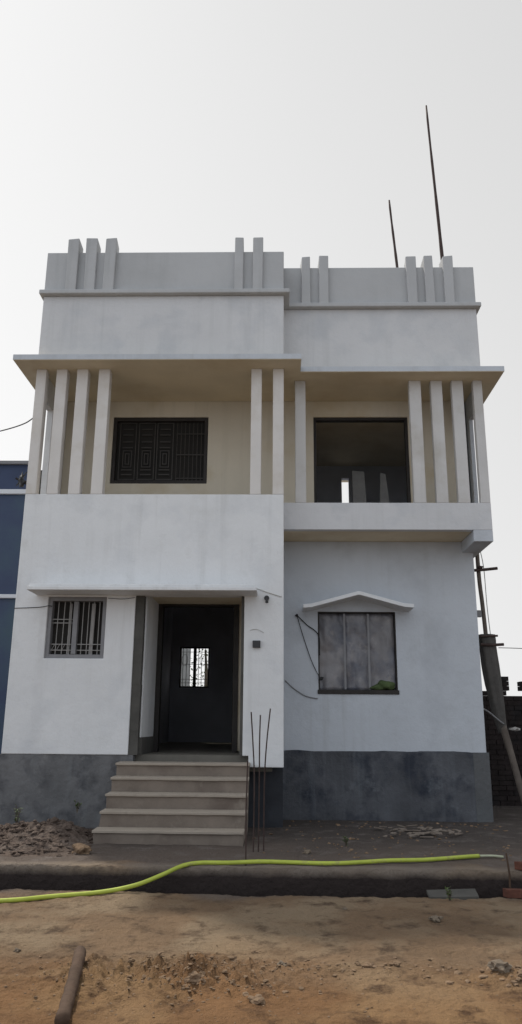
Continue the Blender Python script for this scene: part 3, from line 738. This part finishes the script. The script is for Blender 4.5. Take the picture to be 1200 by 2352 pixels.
# bricks and stakes at the right end of the drain
random.seed(21)
for i, (x, y, a, lab) in enumerate(((2.18, 7.72, .1, 'leftmost reddish brick at the right end of the drain'), (2.44, 7.74, -.15, 'reddish brick next to the frame edge by the drain'), (2.36, 7.95, .5, 'brick behind the others at right end of the drain'))):
    o = MB().box(-.12, .12, -.055, .055, 0, .07).build('brick', BRICKR, None, .004)
    o.rotation_euler = (random.uniform(-.1, .1), random.uniform(-.1, .1), a); o.location = (x, y, gh(x, y) if i else -.2)
    tag(o, lab, 'brick', 'bricks by the drain')
for i, (x, lab) in enumerate(((2.13, 'thin wooden stake left of its pair near the hose end'), (2.33, 'thin wooden stake at right beyond the hose end'))):
    tag(MB().tube([(x, 7.8, -.3), (x + .01, 7.8, -.02), (x - .005, 7.81, .16)], [.011, .010, .008], 6).build('stake', LOG), lab, 'stake', 'stakes by the drain')
# weeds
def weed(x, y, h, lab, zz=None):
    t = thing('weed', (x, y, 0), lab, 'plant', 'weeds on the plot')
    s_ = MB(); f_ = MB(); z0 = gh(x, y) if zz is None else zz
    for k in range(7):
        a = random.uniform(0, 6.28); sp = random.uniform(.02, .1) * h * 4; top = (x + math.cos(a) * sp, y + math.sin(a) * sp, z0 + h * random.uniform(.6, 1))
        s_.tube([(x, y, z0 - .02), ((x + top[0]) / 2, (y + top[1]) / 2, z0 + h * .5), top], .003, 5)
        for q in range(6):
            u = random.uniform(.3, 1); c_ = Vector((x + (top[0] - x) * u, y + (top[1] - y) * u, z0 + (top[2] - z0) * u))
            d = Vector((random.uniform(-1, 1), random.uniform(-1, 1), random.uniform(-.3, .8))).normalized() * random.uniform(.02, .05)
            sd = d.cross(Vector((0, 0, 1))).normalized() * .01
            bb = len(f_.v); f_.v += [tuple(c_), tuple(c_ + d * .5 + sd), tuple(c_ + d), tuple(c_ + d * .5 - sd)]; f_.f.append((bb, bb + 1, bb + 2, bb + 3))
    s_.build('stem', TRUNK, t); f_.build('foliage', LEAF, t)
weed(-3.05, 9.55, .28, 'thin dry weed at the back of the soil heap', .12)
weed(-2.35, 9.55, .12, 'low green weed on top of the soil heap', .3)
weed(.75, 9.2, .12, 'small weed on the dark ground behind the hose')
weed(1.5, 7.4, .10, 'small green weed beside the plank at the drain')

# ------------------------------------------------------------------ behind the house (seen through the corridor window)
b = MB().box(-6, -2.62, 23.0, 23.2, -.3, 4.3)
tag(b.build('garden_wall', PALE), 'pale wall seen through the window at the corridor end', 'wall')
tr = thing('tree', (-2.2, 25, 0), 'green tree seen through the window at the corridor end', 'tree')
MB().tube(spline([(-2.4, 25, -.2), (-2.36, 25, 1.5), (-2.3, 25, 2.6), (-2.35, 25, 3.6)]), [.12 - .003 * i for i in range(31)][:31], 8).build('trunk', TRUNK, tr)
b = MB()
for k in range(1500):
    u = Vector((random.gauss(0, 1), random.gauss(0, .8), random.gauss(0, 1)))
    c_ = Vector((-1.9, 25, 2.9)) + Vector((u.x * .8, u.y * .7, u.z * .75))
    if noise.noise(c_ * 2.1) < -.12: continue
    d = Vector((random.uniform(-1, 1), random.uniform(-1, 1), random.uniform(-1, .6))).normalized() * random.uniform(.06, .12)
    sd = d.cross(Vector((random.uniform(-1, 1), .3, 1))).normalized() * .03
    bb = len(b.v); b.v += [tuple(c_), tuple(c_ + d * .5 + sd), tuple(c_ + d), tuple(c_ + d * .5 - sd)]; b.f.append((bb, bb + 1, bb + 2, bb + 3))
b.build('crown', LEAF, tr)

# ------------------------------------------------------------------ light
w = bpy.data.worlds.new('World'); scene.world = w; w.use_nodes = True
n = w.node_tree.nodes; l = w.node_tree.links
bg = n['Background']
sky = n.new('ShaderNodeTexSky'); sky.sky_type = 'NISHITA'; sky.sun_disc = False
SD = Vector((.63, -.78, 0)).normalized()           # direction light travels (horizontal)
EL = 57
sky.sun_elevation = R(EL)
az = math.atan2(-SD.x, -SD.y)                      # azimuth of the sun from +Y toward +X
sky.sun_rotation = az
sky.dust_density = 7; sky.air_density = 1.2; sky.ozone_density = 1.0; sky.altitude = 0
hs_ = n.new('ShaderNodeHueSaturation'); hs_.inputs['Saturation'].default_value = .12
l.new(sky.outputs[0], hs_.inputs['Color'])
mx = n.new('ShaderNodeMix'); mx.data_type = 'RGBA'; mx.inputs[0].default_value = .98
l.new(hs_.outputs[0], mx.inputs[6])
# hazy sky: brighter toward the hidden sun's side of the horizon, duller opposite
tcw = n.new('ShaderNodeTexCoord'); dot = n.new('ShaderNodeVectorMath'); dot.operation = 'DOT_PRODUCT'
l.new(tcw.outputs['Generated'], dot.inputs[0]); dot.inputs[1].default_value = (-.27, .0, -.22)
ad = n.new('ShaderNodeMath'); ad.operation = 'ADD'; l.new(dot.outputs['Value'], ad.inputs[0]); ad.inputs[1].default_value = .94
sc_ = n.new('ShaderNodeVectorMath'); sc_.operation = 'SCALE'; tint = n.new('ShaderNodeMix'); tint.data_type = 'RGBA'
mr_ = n.new('ShaderNodeMapRange'); mr_.inputs['From Min'].default_value = -.7; mr_.inputs['From Max'].default_value = .3
sxy = n.new('ShaderNodeSeparateXYZ'); l.new(tcw.outputs['Generated'], sxy.inputs[0]); l.new(sxy.outputs['Y'], mr_.inputs[0])
l.new(mr_.outputs[0], tint.inputs[0]); tint.inputs[6].default_value = (9.7, 10.4, 11.4, 1); tint.inputs[7].default_value = (10.05, 10.05, 10.05, 1)
l.new(tint.outputs[2], sc_.inputs[0]); l.new(ad.outputs[0], sc_.inputs['Scale'])
l.new(sc_.outputs[0], mx.inputs[7])
l.new(mx.outputs[2], bg.inputs[0]); bg.inputs[1].default_value = .10
sl = bpy.data.lights.new('sun', 'SUN'); so_ = bpy.data.objects.new('sun', sl); COL.objects.link(so_)
sl.energy = 3.0; sl.angle = R(2.5); sl.color = (1, .93, .82)
d = Vector((SD.x * math.cos(R(EL)), SD.y * math.cos(R(EL)), -math.sin(R(EL))))
so_.rotation_euler = d.to_track_quat('-Z', 'Y').to_euler(); so_.location = (-10, 20, 20)
vs = scene.view_settings; vs.view_transform = 'Standard'; vs.look = 'None'; vs.gamma = 1; vs.exposure = 0
scene.cycles.max_bounces = 8
for o in scene.objects:
    if '_base' in o: del o['_base']
